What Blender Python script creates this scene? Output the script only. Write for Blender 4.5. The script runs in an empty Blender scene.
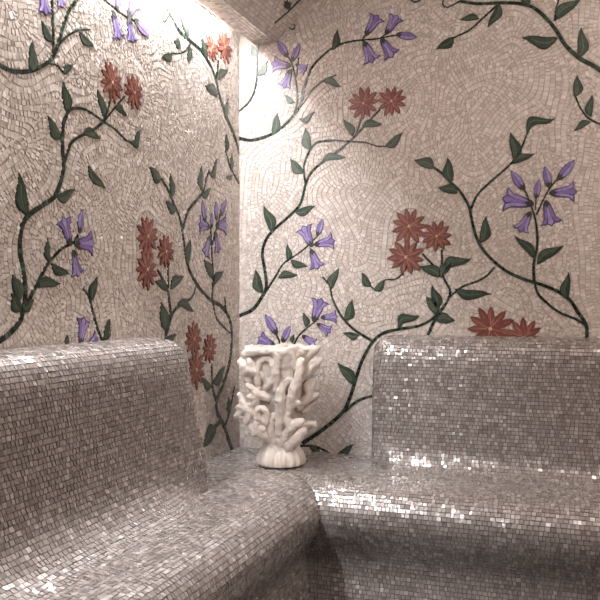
import bpy, bmesh, math, random
import numpy as np
from mathutils import Vector, Matrix
random.seed(7); RNG = np.random.default_rng(7)
SC = bpy.context.scene
COL = SC.collection

# ------------------------------------------------------------------ measurements (metres)
CAM = (1.155, -2.5596, 0.97325)      # eye point; room corner is the origin, left wall x=0, back wall y=0
YAW = 19.926
SEAT = 0.45
SOFFIT_Z, SLOT, SPRING = 1.853, 0.061, 0.139
ROOM_X, ROOM_Y = 2.6, -3.6

# mosaic drawing, in millimetres on each wall: (distance from the corner, height above the floor)
STEMS = [
    ('B',[(-1,1533),(42,1522),(89,1527),(136,1543),(182,1574),(227,1626),(245,1692),(272,1755),(317,1795),(361,1818),(421,1827),(490,1825),(540,1829),(573,1830)],11.2,4.1),
    ('B',[(447,1830),(464,1848)],4.5,3.6),
    ('B',[(507,1825),(532,1842)],4.4,3.5),
    ('B',[(447,1827),(457,1811)],4.0,3.2),
    ('B',[(511,1823),(519,1815)],3.9,3.1),
    ('B',[(229,1626),(263,1669),(308,1703),(359,1721)],7.4,3.5),
    ('B',[(204,1589),(218,1648),(213,1708),(200,1769),(172,1819)],6.5,4.3),
    ('B',[(214,1725),(223,1792)],3.7,3.7),
    ('B',[(-1,1625),(37,1654),(61,1696),(70,1756),(70,1816),(74,1851)],7.6,4.8),
    ('B',[(444,1571),(427,1522),(411,1499)],6.1,6.2),
    ('B',[(508,1593),(473,1560),(434,1522),(408,1497)],6.1,6.1),
    ('B',[(263,1475),(290,1498),(343,1501),(404,1494),(456,1487),(498,1472),(532,1470)],7.2,4.1),
    ('B',[(408,1497),(369,1468),(317,1436),(272,1402),(250,1365),(241,1332),(227,1290),(191,1255),(126,1203),(98,1165),(89,1122),(98,1070),(103,1010),(80,966),(51,932),(2,911)],7.0,12.3),
    ('B',[(263,1475),(252,1450),(241,1417),(247,1361)],6.4,6.3),
    ('B',[(103,997),(136,1044),(163,1086),(191,1107),(227,1128),(254,1149),(290,1182)],7.3,4.4),
    ('B',[(263,1146),(272,1129)],3.5,3.5),
    ('B',[(308,1044),(334,1013),(345,967),(378,908),(421,867),(481,831)],5.2,9.2),
    ('B',[(236,479),(308,529),(378,591),(404,642),(426,709),(447,768),(481,827),(515,856),(565,871),(631,882),(680,907),(720,951),(732,975),(736,999),(713,1047),(710,1127)],13.4,6.4),
    ('B',[(647,1116),(688,1071),(710,1037)],6.4,6.4),
    ('B',[(385,594),(430,631),(483,651),(523,657)],9.9,8.2),
    ('B',[(720,951),(688,903),(663,848)],9.6,9.6),
    ('B',[(227,470),(272,472),(317,460),(369,432)],7.6,6.1),
    ('B',[(200,804),(227,849),(272,886),(294,903)],5.3,4.3),
    ('B',[(172,761),(154,819),(137,856)],5.5,4.6),
    ('B',[(177,761),(171,829)],3.7,3.7),
    ('B',[(588,1054),(557,1034),(523,1032),(494,1008)],4.9,3.3),
    ('B',[(477,1010),(490,1000)],3.3,3.3),
    ('B',[(728,967),(736,977),(775,1009),(822,1026),(853,1045),(874,1069)],5.6,7.0),
    ('B',[(684,1392),(712,1370),(736,1343),(767,1312),(795,1263),(806,1212),(822,1156),(853,1108),(906,1060),(959,1033),(1018,1013),(1062,994),(1098,967),(1119,933),(1144,892),(1146,847)],7.8,10.6),
    ('B',[(996,1017),(1003,990),(1022,967),(1062,933),(1112,910),(1144,892)],6.7,7.5),
    ('B',[(994,1021),(992,1075),(1003,1136),(1000,1198),(989,1244),(974,1287),(961,1315)],9.6,3.7),
    ('B',[(1000,1228),(1022,1277),(1044,1315),(1069,1342)],6.0,3.8),
    ('B',[(997,1244),(1000,1286)],3.7,3.0),
    ('B',[(802,1255),(822,1298),(860,1335),(921,1387),(940,1413),(955,1435),(974,1484)],7.9,5.4),
    ('B',[(767,1915),(822,1900),(891,1894),(951,1884),(996,1863),(1033,1824),(1062,1782),(1084,1742),(1127,1696),(1162,1673),(1211,1631)],8.5,12.6),
    ('B',[(883,1888),(837,1851),(798,1820),(751,1802),(736,1795)],6.6,5.0),
    ('B',[(1055,1818),(1057,1852),(1065,1881),(1069,1911)],5.9,4.4),
    ('B',[(1112,1588),(1127,1549),(1148,1517),(1183,1495),(1239,1480)],4.2,5.9),
    ('B',[(767,1915),(728,1900),(713,1910),(716,1933)],5.0,4.0),
    ('B',[(606,1943),(624,1929),(646,1938)],4.6,5.1),
    ('B',[(183,1901),(200,1890),(211,1897),(204,1909),(193,1906)],4.1,3.6),
    ('B',[(183,1901),(168,1884),(149,1868)],5.7,5.6),
    ('L',[(1250,1464),(1206,1457),(1168,1456),(1120,1468),(1078,1489),(1042,1515),(1020,1547),(997,1603),(973,1652),(943,1686),(918,1719)],10.1,8.2),
    ('L',[(1032,1532),(1033,1586),(1038,1658)],7.3,6.4),
    ('L',[(1015,1556),(982,1587),(939,1614),(890,1632)],6.1,3.4),
    ('L',[(1051,1505),(1020,1508),(995,1498)],4.1,4.0),
    ('L',[(834,1727),(800,1723),(742,1717),(681,1720),(655,1724)],4.1,2.8),
    ('L',[(800,1486),(817,1444),(834,1416)],5.9,5.4),
    ('L',[(734,1505),(789,1457),(832,1416)],4.5,4.6),
    ('L',[(982,1405),(958,1423),(908,1431),(834,1419),(777,1408),(730,1391),(703,1389)],7.4,4.4),
    ('L',[(834,1416),(877,1388),(929,1363),(963,1342),(976,1322),(985,1302),(994,1282)],7.2,7.6),
    ('L',[(982,1405),(997,1370),(998,1318),(995,1272),(1024,1210),(1069,1182),(1116,1155),(1140,1126),(1146,1077),(1135,1034),(1128,991),(1130,969),(1144,926),(1176,900),(1221,879)],10.8,13.0),
    ('L',[(1116,969),(1086,1008),(1051,1051),(1006,1085),(958,1105),(939,1124)],9.7,6.2),
    ('L',[(1116,969),(1130,969)],7.1,7.1),
    ('L',[(918,996),(898,981),(888,965),(872,925),(839,865)],5.5,8.8),
    ('L',[(526,1836),(489,1801),(429,1769),(365,1762),(298,1754),(245,1734),(191,1696),(162,1645),(104,1583),(44,1535),(8,1490)],10.3,15.6),
    ('L',[(492,1804),(526,1767),(533,1787),(511,1808)],3.6,2.5),
    ('L',[(365,1752),(413,1713),(482,1690)],6.1,3.5),
    ('L',[(168,1759),(181,1696)],8.7,8.7),
    ('L',[(540,1315),(504,1287),(467,1248),(429,1207),(413,1163),(397,1111),(373,1059),(306,1006),(227,967),(134,941),(74,890),(64,821),(85,745),(134,682),(181,638),(176,596),(124,543),(58,447)],8.3,18.4),
    ('L',[(413,1184),(381,1238),(323,1279),(281,1308),(254,1359),(236,1386)],12.2,7.1),
    ('L',[(215,967),(209,1048),(218,1129),(227,1209)],11.0,7.3),
    ('L',[(215,1145),(187,1196),(153,1253)],6.4,6.4),
    ('L',[(114,1471),(74,1419),(2,1373)],9.3,7.7),
    ('L',[(13,1489),(0,1474)],7.8,7.8),
    ('L',[(564,1053),(511,1004),(497,967),(489,916),(519,866)],7.9,14.7),
    ('L',[(504,1068),(501,1002)],7.3,7.3),
    ('L',[(328,1010),(357,975),(413,958),(474,931),(511,873),(526,845)],6.9,13.6),
    ('L',[(209,959),(181,905),(78,854)],8.4,5.5),
    ('L',[(118,975),(114,929)],9.8,9.8),
    ('L',[(218,760),(213,690),(187,635)],10.8,11.4),
    ('L',[(114,546),(74,600),(42,669)],9.2,7.9),
    ('L',[(157,562),(187,553),(218,541)],16.1,11.8),
]
LEAVES = [
    ('B',(343,1805),(362,1872),27,-0.09),
    ('B',(312,1703),(374,1678),25,0.09),
    ('B',(126,1542),(147,1609),30,-0.09),
    ('B',(207,1640),(172,1669),18,0.09),
    ('B',(72,1745),(110,1792),27,-0.09),
    ('B',(70,1812),(49,1855),23,0.09),
    ('B',(413,1511),(382,1570),25,-0.09),
    ('B',(447,1540),(517,1544),25,0.09),
    ('B',(525,1469),(583,1511),29,-0.09),
    ('B',(265,1477),(247,1550),33,0.09),
    ('B',(223,1584),(283,1602),19,-0.2),
    ('B',(308,1436),(393,1443),25,0.09),
    ('B',(209,1267),(283,1284),29,-0.09),
    ('B',(240,1398),(191,1449),33,0.09),
    ('B',(122,1202),(94,1293),37,-0.09),
    ('B',(89,991),(63,1072),37,0.09),
    ('B',(182,1102),(182,1158),22,-0.09),
    ('B',(149,1042),(222,1052),26,0.09),
    ('B',(195,1103),(256,1078),26,-0.09),
    ('B',(339,1003),(365,1074),31,0.09),
    ('B',(387,898),(413,968),34,-0.09),
    ('B',(436,849),(381,856),23,0.09),
    ('B',(413,687),(363,756),37,-0.09),
    ('B',(569,873),(639,917),32,0.2),
    ('B',(692,920),(659,979),34,-0.09),
    ('B',(692,903),(753,902),34,0.09),
    ('B',(361,450),(417,487),26,-0.09),
    ('B',(263,468),(303,446),23,0.09),
    ('B',(250,875),(240,924),23,-0.09),
    ('B',(200,820),(205,849),16,0.09),
    ('B',(705,1041),(637,1077),35,-0.09),
    ('B',(713,1047),(743,1096),32,0.09),
    ('B',(692,935),(678,1015),32,-0.09),
    ('B',(477,1010),(445,1058),27,0.09),
    ('B',(488,998),(525,1034),25,-0.09),
    ('B',(713,1056),(805,1098),35,0.15),
    ('B',(751,1002),(866,985),33,-0.09),
    ('B',(972,1475),(1056,1521),30,0.25),
    ('B',(935,1401),(923,1489),33,-0.09),
    ('B',(929,1390),(994,1416),27,0.09),
    ('B',(830,1146),(850,1232),33,-0.09),
    ('B',(1091,969),(1094,1052),29,0.09),
    ('B',(992,1096),(935,1166),27,-0.09),
    ('B',(1003,1077),(1081,1133),32,0.09),
    ('B',(684,1390),(620,1420),36,-0.09),
    ('B',(743,1345),(728,1421),35,0.09),
    ('B',(759,1307),(697,1327),31,-0.09),
    ('B',(889,1890),(853,1820),29,0.09),
    ('B',(826,1852),(766,1856),22,-0.09),
    ('B',(747,1802),(692,1770),32,0.09),
    ('B',(1063,1765),(957,1777),38,0.12),
    ('B',(1058,1822),(1130,1877),36,0.09),
    ('B',(1123,1698),(1130,1791),33,-0.09),
    ('B',(983,1882),(951,1911),24,0.09),
    ('B',(1112,1582),(1119,1646),29,-0.09),
    ('B',(1158,1518),(1161,1585),24,0.09),
    ('B',(1156,1503),(1108,1478),21,-0.09),
    ('L',(934,1612),(873,1593),22,0.09),
    ('L',(1036,1558),(1077,1593),23,-0.09),
    ('L',(1112,1470),(1106,1538),29,0.09),
    ('L',(992,1494),(960,1527),18,-0.09),
    ('L',(832,1430),(858,1493),29,0.09),
    ('L',(780,1465),(722,1455),21,-0.09),
    ('L',(708,1388),(655,1432),27,0.2),
    ('L',(918,1370),(845,1374),23,-0.09),
    ('L',(982,1410),(997,1477),35,0.09),
    ('L',(1006,1341),(1053,1386),31,-0.09),
    ('L',(1022,1206),(951,1232),25,0.09),
    ('L',(1121,1153),(1149,1242),38,-0.09),
    ('L',(898,1297),(821,1248),25,0.09),
    ('L',(1047,1056),(1054,1108),21,-0.09),
    ('L',(1040,1052),(971,1029),22,0.09),
    ('L',(1088,997),(1006,1007),23,-0.09),
    ('L',(1148,968),(1170,1023),34,0.09),
    ('L',(882,967),(860,1026),30,-0.09),
    ('L',(831,867),(805,920),30,0.09),
    ('L',(1144,945),(1174,984),31,-0.09),
    ('L',(1140,948),(1101,971),21,0.09),
    ('L',(979,860),(981,886),17,-0.09),
    ('L',(381,1767),(427,1823),39,0.09),
    ('L',(482,1690),(543,1660),24,-0.09),
    ('L',(429,1722),(468,1732),30,0.09),
    ('L',(368,1745),(383,1690),29,-0.09),
    ('L',(259,1736),(291,1798),40,0.09),
    ('L',(168,1692),(96,1747),27,-0.09),
    ('L',(176,1636),(267,1650),36,0.09),
    ('L',(108,1572),(94,1651),30,-0.09),
    ('L',(106,1469),(108,1527),30,0.09),
    ('L',(544,1312),(609,1338),36,-0.09),
    ('L',(482,1270),(489,1338),30,0.09),
    ('L',(456,1233),(521,1254),30,-0.09),
    ('L',(245,1379),(176,1431),28,0.25),
    ('L',(289,1313),(293,1391),38,-0.09),
    ('L',(289,1297),(224,1329),22,0.09),
    ('L',(381,1080),(366,1154),38,-0.09),
    ('L',(218,1038),(274,1096),38,0.09),
    ('L',(204,1016),(130,1064),31,-0.09),
    ('L',(70,1413),(64,1470),26,0.09),
    ('L',(58,1395),(114,1379),16,-0.09),
    ('L',(511,995),(578,1022),29,0.09),
    ('L',(489,999),(410,1040),34,-0.09),
    ('L',(526,880),(542,963),51,0.09),
    ('L',(447,954),(340,931),29,-0.09),
    ('L',(511,857),(453,865),22,0.09),
    ('L',(222,686),(293,722),31,-0.09),
    ('L',(209,697),(114,745),40,0.09),
    ('L',(78,581),(91,637),31,-0.09),
    ('L',(187,542),(287,501),58,0.09),
]
REDS = [
    ('B',(451,1616),51,0),
    ('B',(546,1616),47,0),
    ('B',(604,1206),58,0),
    ('B',(594,1106),58,1),
    ('B',(694,1171),48,1),
    ('B',(862,877),69,0),
    ('B',(963,851),58,0),
    ('L',(795,1526),49,0),
    ('L',(690,1525),44,0),
    ('L',(218,1787),45,0),
    ('L',(124,1815),55,0),
    ('L',(619,1145),53,0),
    ('L',(625,1052),53,1),
    ('L',(521,1108),46,1),
    ('L',(345,847),51,0),
    ('L',(332,751),59,1),
    ('L',(236,810),47,1),
]
BELLS = [
    ('B',(462,1846),(500,1902)),
    ('B',(530,1841),(565,1894)),
    ('B',(456,1814),(483,1749)),
    ('B',(515,1818),(550,1760)),
    ('B',(189,1767),(126,1780)),
    ('B',(193,1748),(169,1693)),
    ('B',(216,1766),(252,1747)),
    ('B',(269,1153),(238,1217)),
    ('B',(286,1154),(350,1166)),
    ('B',(270,1131),(292,1072)),
    ('B',(279,901),(303,971)),
    ('B',(309,908),(361,911)),
    ('B',(294,884),(336,859)),
    ('B',(241,843),(281,816)),
    ('B',(131,811),(75,836)),
    ('B',(983,1264),(900,1283)),
    ('B',(1046,1294),(1116,1296)),
    ('B',(1029,1264),(1046,1195)),
    ('B',(980,1233),(951,1178)),
    ('L',(1073,1666),(1060,1611)),
    ('L',(1020,1685),(1001,1648)),
    ('L',(789,1705),(760,1647)),
    ('L',(716,1714),(697,1657)),
    ('L',(716,1726),(678,1782)),
    ('L',(772,1723),(766,1768)),
    ('L',(972,1103),(997,1160)),
    ('L',(946,1103),(875,1109)),
    ('L',(958,1081),(939,1025)),
    ('L',(931,866),(916,925)),
    ('L',(903,856),(858,872)),
    ('L',(242,1202),(308,1204)),
    ('L',(235,1168),(265,1106)),
    ('L',(191,1184),(170,1123)),
    ('L',(181,1213),(104,1220)),
]
BUDS = [
    ('B',(569,1830),(631,1815)),
    ('B',(180,1803),(145,1858)),
    ('B',(202,1786),(227,1839)),
    ('B',(292,1188),(309,1240)),
    ('B',(140,855),(100,916)),
    ('B',(166,828),(193,879)),
    ('B',(961,1313),(924,1368)),
    ('B',(1000,1285),(1008,1337)),
    ('B',(1038,1317),(1024,1376)),
    ('B',(1068,1339),(1112,1391)),
    ('L',(681,1720),(613,1699)),
    ('L',(934,1135),(922,1186)),
    ('L',(268,1220),(286,1283)),
    ('L',(220,1206),(216,1251)),
    ('L',(185,1233),(187,1290)),
    ('L',(153,1251),(108,1302)),
]
VAULT_STEM = [(99, 45), (92, 74), (85, 108), (84, 144), (90, 178)]
VAULT_LEAVES = [((90, 111), (159, 118), 14), ((145, 129), (90, 106), 18)]


# ------------------------------------------------------------------ materials
def new_mat(name):
    m = bpy.data.materials.new(name); m.use_nodes = True
    nt = m.node_tree; b = nt.nodes['Principled BSDF']
    return m, nt, b

def tile_mat(name, stops, rough, metal=0.0, spec=0.5, hue=0.0, coat=0.0, rough_var=0.0):
    m, nt, b = new_mat(name)
    at = nt.nodes.new('ShaderNodeAttribute'); at.attribute_name = 'tint'
    cr = nt.nodes.new('ShaderNodeValToRGB')
    el = cr.color_ramp.elements
    while len(el) < len(stops): el.new(0.5)
    for e, (p, c) in zip(el, stops): e.position = p; e.color = (*c, 1)
    nt.links.new(at.outputs['Fac'], cr.inputs['Fac'])
    tc = nt.nodes.new('ShaderNodeTexCoord')
    nz = nt.nodes.new('ShaderNodeTexNoise'); nz.inputs['Scale'].default_value = 160; nz.inputs['Detail'].default_value = 2
    nt.links.new(tc.outputs['Object'], nz.inputs['Vector'])
    mx = nt.nodes.new('ShaderNodeMix'); mx.data_type = 'RGBA'; mx.blend_type = 'MULTIPLY'
    mx.inputs[0].default_value = 0.25
    nt.links.new(cr.outputs['Color'], mx.inputs[6]); nt.links.new(nz.outputs['Fac'], mx.inputs[7])
    nt.links.new(mx.outputs[2], b.inputs['Base Color'])
    b.inputs['Metallic'].default_value = metal
    b.inputs['Specular IOR Level'].default_value = spec
    b.inputs['Coat Weight'].default_value = coat; b.inputs['Coat Roughness'].default_value = 0.20
    if rough_var:
        mr = nt.nodes.new('ShaderNodeMapRange')
        wn = nt.nodes.new('ShaderNodeTexWhiteNoise'); wn.noise_dimensions = '1D'
        nt.links.new(at.outputs['Fac'], wn.inputs['W'])
        nt.links.new(wn.outputs['Value'], mr.inputs['Value'])
        mr.inputs['To Min'].default_value = rough - rough_var; mr.inputs['To Max'].default_value = rough + rough_var
        nt.links.new(mr.outputs['Result'], b.inputs['Roughness'])
    else:
        b.inputs['Roughness'].default_value = rough
    return m

def plain_mat(name, col, rough=0.5, noise=0.15, scale=60, bump=0.0, spec=0.5, metal=0.0):
    m, nt, b = new_mat(name)
    tc = nt.nodes.new('ShaderNodeTexCoord')
    nz = nt.nodes.new('ShaderNodeTexNoise'); nz.inputs['Scale'].default_value = scale; nz.inputs['Detail'].default_value = 4
    nt.links.new(tc.outputs['Object'], nz.inputs['Vector'])
    cr = nt.nodes.new('ShaderNodeValToRGB')
    lo = [max(0, c * (1 - noise)) for c in col]; hi = [min(1, c * (1 + noise)) for c in col]
    cr.color_ramp.elements[0].position = 0.3; cr.color_ramp.elements[0].color = (*lo, 1)
    cr.color_ramp.elements[1].position = 0.7; cr.color_ramp.elements[1].color = (*hi, 1)
    nt.links.new(nz.outputs['Fac'], cr.inputs['Fac']); nt.links.new(cr.outputs['Color'], b.inputs['Base Color'])
    b.inputs['Roughness'].default_value = rough; b.inputs['Specular IOR Level'].default_value = spec
    b.inputs['Metallic'].default_value = metal
    if bump:
        bp = nt.nodes.new('ShaderNodeBump'); bp.inputs['Strength'].default_value = bump; bp.inputs['Distance'].default_value = 0.004
        nt.links.new(nz.outputs['Fac'], bp.inputs['Height']); nt.links.new(bp.outputs['Normal'], b.inputs['Normal'])
    return m

M = {}
M['wall_tile'] = tile_mat('cream glass mosaic', [(0, (.56, .485, .445)), (.25, (.66, .585, .54)), (.8, (.74, .665, .62)), (1, (.82, .76, .72))], .30, spec=.5, rough_var=.12)
M['bench_tile'] = tile_mat('pearl taupe glass mosaic', [(0, (.30, .258, .240)), (.3, (.385, .338, .318)), (.85, (.47, .422, .402)), (1, (.66, .61, .59))], .29, metal=.25, spec=.7, rough_var=.10, coat=1.0)
M['stem_tile'] = tile_mat('emerald glass mosaic', [(0, (.010, .015, .011)), (.5, (.024, .036, .026)), (.85, (.036, .066, .046)), (1, (.08, .14, .10))], .25, rough_var=.08)
M['grout'] = plain_mat('pinkish grey grout', (.44, .37, .325), .8, .12, 200)
M['bench_grout'] = plain_mat('dark taupe grout', (.10, .082, .072), .75, .15, 200)
M['leaf_edge'] = plain_mat('near black green glass', (.012, .020, .013), .35, .3, 90)
M['leaf_fill'] = plain_mat('bottle green glass', (.030, .052, .034), .35, .45, 110)
M['leaf_fill_light'] = plain_mat('sage green glass', (.062, .08, .056), .35, .35, 110)
M['leaf_rib'] = plain_mat('pale sage glass', (.11, .135, .085), .4, .2, 90)
M['red_edge'] = plain_mat('dark oxblood glass', (.13, .030, .022), .4, .2, 90)
M['red_a'] = plain_mat('rust red glass', (.175, .052, .040), .38, .25, 110)
M['red_b'] = plain_mat('terracotta glass', (.235, .083, .062), .38, .25, 110)
M['red_line'] = plain_mat('pale peach glass', (.62, .36, .25), .4, .15, 90)
M['bell_edge'] = plain_mat('deep violet glass', (.085, .055, .16), .4, .2, 90)
M['bell_a'] = plain_mat('violet glass', (.20, .14, .345), .36, .22, 110)
M['bell_b'] = plain_mat('lavender glass', (.30, .235, .46), .36, .2, 110)
M['calyx'] = plain_mat('dark olive glass', (.035, .035, .030), .4, .3, 90)
M['ceramic'] = plain_mat('white bisque ceramic', (.67, .59, .54), .5, .05, 30, bump=.12, spec=.35)
M['plaster'] = plain_mat('umber mosaic far side', (.22, .19, .17), .45, .2, 70)
M['floor'] = plain_mat('dark taupe floor mosaic', (.09, .075, .068), .4, .25, 70)
M['aluminium'] = plain_mat('aluminium channel', (.6, .6, .6), .4, .05, 50, metal=1)
def glow(name, col, s):
    m, nt, b = new_mat(name)
    b.inputs['Base Color'].default_value = (*col, 1)
    b.inputs['Emission Color'].default_value = (*col, 1); b.inputs['Emission Strength'].default_value = s
    return m

# ------------------------------------------------------------------ mesh helpers
class MB:
    def __init__(s): s.v, s.f, s.m, s.t, s.n = [], [], [], [], 0
    def add(s, V, Fc, mat=0, tint=None):
        V = np.asarray(V, float).reshape(-1, 3)
        for f in Fc: s.f.append([i + s.n for i in f])
        s.v.append(V); s.m += [mat] * len(Fc)
        s.t += [0.5 if tint is None else tint] * len(Fc) if not isinstance(tint, list) else tint
        s.n += len(V)
    def box(s, x0, x1, y0, y1, z0, z1, mat=0):
        V = [(x, y, z) for x in (x0, x1) for y in (y0, y1) for z in (z0, z1)]
        s.add(V, [(0, 1, 3, 2), (4, 6, 7, 5), (0, 4, 5, 1), (2, 3, 7, 6), (0, 2, 6, 4), (1, 5, 7, 3)], mat)
    def build(s, name, mats, parent=None, smooth=False):
        me = bpy.data.meshes.new(name)
        V = np.concatenate(s.v) if s.v else np.zeros((0, 3))
        me.from_pydata(V.tolist(), [], s.f)
        for m in mats: me.materials.append(m)
        me.polygons.foreach_set('material_index', np.array(s.m, dtype=np.int32))
        a = me.attributes.new('tint', 'FLOAT', 'FACE'); a.data.foreach_set('value', np.array(s.t, dtype=np.float32))
        if smooth: me.polygons.foreach_set('use_smooth', np.ones(len(s.f), dtype=bool))
        me.update()
        o = bpy.data.objects.new(name, me); COL.objects.link(o)
        if parent: o.parent = parent
        return o

def add_tiles(mb, C, N, h, tilt, mat, inset=0.05, lift=0.0):
    """C (n,4,3) quad corners on the surface, N (n,3) normals: one small bevelled tessera per quad, each set at its own slight tilt"""
    n = len(C)
    if n == 0: return
    cen = C.mean(1, keepdims=True)
    e1 = (C[:, 1] - C[:, 0]); e2 = (C[:, 3] - C[:, 0])
    size = 0.5 * (np.linalg.norm(e1, axis=1) + np.linalg.norm(e2, axis=1))
    a = RNG.normal(0, tilt, n) * size / 2; b = RNG.normal(0, tilt, n) * size / 2
    sg = np.array([(-1, -1), (1, -1), (1, 1), (-1, 1)])
    dz = a[:, None] * sg[None, :, 0] + b[:, None] * sg[None, :, 1]
    hh = h + RNG.uniform(-.25, .25, n)[:, None] * h * .6
    T = cen + (C - cen) * (1 - inset) + N[:, None, :] * (hh + dz)[:, :, None]
    Bt = C - N[:, None, :] * 0.0015
    V = np.concatenate([Bt, T], 1).reshape(-1, 3)
    tt = RNG.uniform(0, 1, n)
    base = np.arange(n)[:, None] * 8 + mb.n
    q = np.array([(4, 5, 6, 7), (0, 1, 5, 4), (1, 2, 6, 5), (2, 3, 7, 6), (3, 0, 4, 7)])
    Fq = (base[:, :, None] + q[None]).reshape(-1, 4)
    mb.f += Fq.tolist(); mb.v.append(V); mb.n += len(V)
    mb.m += [mat] * len(Fq); mb.t += np.repeat(tt, 5).tolist()

def tag(o, label=None, cat=None, group=None, kind=None):
    if label: o['label'] = label
    if cat: o['category'] = cat
    if group: o['group'] = group
    if kind: o['kind'] = kind
    return o

def empty(name, loc, rz=0):
    o = bpy.data.objects.new(name, None); COL.objects.link(o); o.location = loc; o.rotation_euler = (0, 0, rz)
    o.empty_display_size = .1
    return o

# ------------------------------------------------------------------ flat inlay drawing on a wall
def to3(wall, P, h):
    P = np.asarray(P, float)
    h = np.broadcast_to(np.asarray(h, float), (len(P),))
    if wall == 'B': return np.stack([P[:, 0], -h, P[:, 1]], 1)
    return np.stack([h, -P[:, 0], P[:, 1]], 1)

def plate(mb, wall, P, h, mat, tint=None, base=0.0):
    """a small flat tessera with outline P (counter-clockwise in wall coordinates), standing h proud of the wall"""
    P = np.asarray(P, float); n = len(P)
    ar = 0.5 * np.sum(P[:, 0] * np.roll(P[:, 1], -1) - np.roll(P[:, 0], -1) * P[:, 1])
    if (ar < 0) != (wall == 'L'): P = P[::-1]
    V = np.concatenate([to3(wall, P, h), to3(wall, P, base)])
    Fc = [tuple(range(n))] + [(i, i + n, (i + 1) % n + n, (i + 1) % n) for i in range(n)]
    mb.add(V, Fc, mat, tint)

def catmull(P, step):
    P = np.asarray(P, float)
    if len(P) == 2:
        n = max(2, int(np.linalg.norm(P[1] - P[0]) / step) + 1)
        return P[0] + (P[1] - P[0]) * np.linspace(0, 1, n)[:, None]
    E = np.vstack([2 * P[0] - P[1], P, 2 * P[-1] - P[-2]])
    out = []
    t = np.linspace(0, 1, 24, endpoint=False)[:, None]
    for i in range(len(P) - 1):
        a, b, c, d = E[i], E[i + 1], E[i + 2], E[i + 3]
        out.append(0.5 * ((2 * b) + (-a + c) * t + (2 * a - 5 * b + 4 * c - d) * t ** 2 + (-a + 3 * b - 3 * c + d) * t ** 3))
    out.append(P[-1:]); Q = np.vstack(out)
    L = np.r_[0, np.cumsum(np.linalg.norm(np.diff(Q, axis=0), axis=1))]
    n = max(2, int(round(L[-1] / step)) + 1)
    s = np.linspace(0, L[-1], n)
    return np.stack([np.interp(s, L, Q[:, k]) for k in range(Q.shape[1])], 1)

def axis_frame(a, b):
    a = np.asarray(a, float); b = np.asarray(b, float)
    d = b - a; L = np.linalg.norm(d); d = d / L
    return a, d, np.array([-d[1], d[0]]), L

H0 = 0.0022      # tesserae stand this far off the grout
class Wall:
    def __init__(s, code): s.code, s.polys, s.pts, s.stems = code, [], [], []
WALLS = {'B': Wall('B'), 'L': Wall('L')}

def leaf_shape(a, b, w, bend, grow=0.0, ts=None):
    o, d, n, L = axis_frame(a, b)
    t = np.linspace(0, 1, 13) if ts is None else ts
    ax = o + d * (t * L)[:, None] + n * (bend * L * (np.sin(np.pi * t) + .45 * np.sin(2 * np.pi * t)))[:, None]
    hw = w * .5 * 1.06 * (np.sin(np.pi * t ** .75) ** 1.05) * (1 - .15 * t) + grow
    hw[0] = max(.0006, grow); hw[-1] = 0.0002
    return ax, n, hw

MOTIF = []
def make_leaf(wall, a, b, w, bend, parent):
    a = np.array(a) / 1000; b = np.array(b) / 1000; w = w / 1000
    ax, n, hw = leaf_shape(a, b, w, bend)
    out = np.vstack([ax + n * hw[:, None], (ax - n * hw[:, None])[::-1]])
    mb = MB(); plate(mb, wall, out, H0 + .0008, 0)
    k = slice(1, 12)
    light = random.random() < .5
    for sgn, mat in ((1, 1 if not light else 2), (-1, 1)):
        inner = np.vstack([ax[k] + sgn * n * (hw[k] * .16 + .0003)[:, None], (ax[k] + sgn * n * (hw[k] * .78)[:, None])[::-1]])
        plate(mb, wall, inner, H0 + .0014, mat, base=H0)
    rib = np.vstack([ax[1:10] + n * (hw[1:10] * .10)[:, None], (ax[1:10] - n * (hw[1:10] * .10)[:, None])[::-1]])
    plate(mb, wall, rib, H0 + .0012, 3, base=H0)
    WALLS[wall].polys.append(out)
    o = mb.build('leaf', [M['leaf_edge'], M['leaf_fill'], M['leaf_fill_light'], M['leaf_rib']], parent)
    tag(o, 'dark green mosaic leaf with a pale midrib'); return o

def make_stem(wall, P, w0, w1, parent):
    Q = catmull(np.array(P) / 1000, .010)
    n = len(Q)
    T = np.gradient(Q, axis=0); T /= np.linalg.norm(T, axis=1)[:, None] + 1e-12
    Nn = np.stack([-T[:, 1], T[:, 0]], 1)
    w = np.linspace(w0, w1, n) / 2000
    mb = MB()
    Lq = Q + Nn * w[:, None]; Rq = Q - Nn * w[:, None]
    # dark bedding strip, then one row of glass tesserae
    for i in range(n - 1):
        plate(mb, wall, [Rq[i], Rq[i + 1], Lq[i + 1], Lq[i]], H0 - .0004, 0)
        g = .07
        p = lambda u, s_: Q[i] * (1 - u) + Q[i + 1] * u + (Nn[i] * w[i] * (1 - u) + Nn[i + 1] * w[i + 1] * u) * s_
        plate(mb, wall, [p(g, -.86), p(1 - g, -.86), p(1 - g, .86), p(g, .86)], H0 + random.uniform(.0003, .0009), 1, tint=random.random())
        WALLS[wall].polys.append(np.array([Rq[i], Rq[i + 1], Lq[i + 1], Lq[i]]))
    WALLS[wall].pts.append(Q)
    o = mb.build('vine_stem', [M['leaf_edge'], M['stem_tile']], parent)
    tag(o, 'thin dark green mosaic vine stem'); WALLS[wall].stems.append((Q, o)); return o

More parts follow.
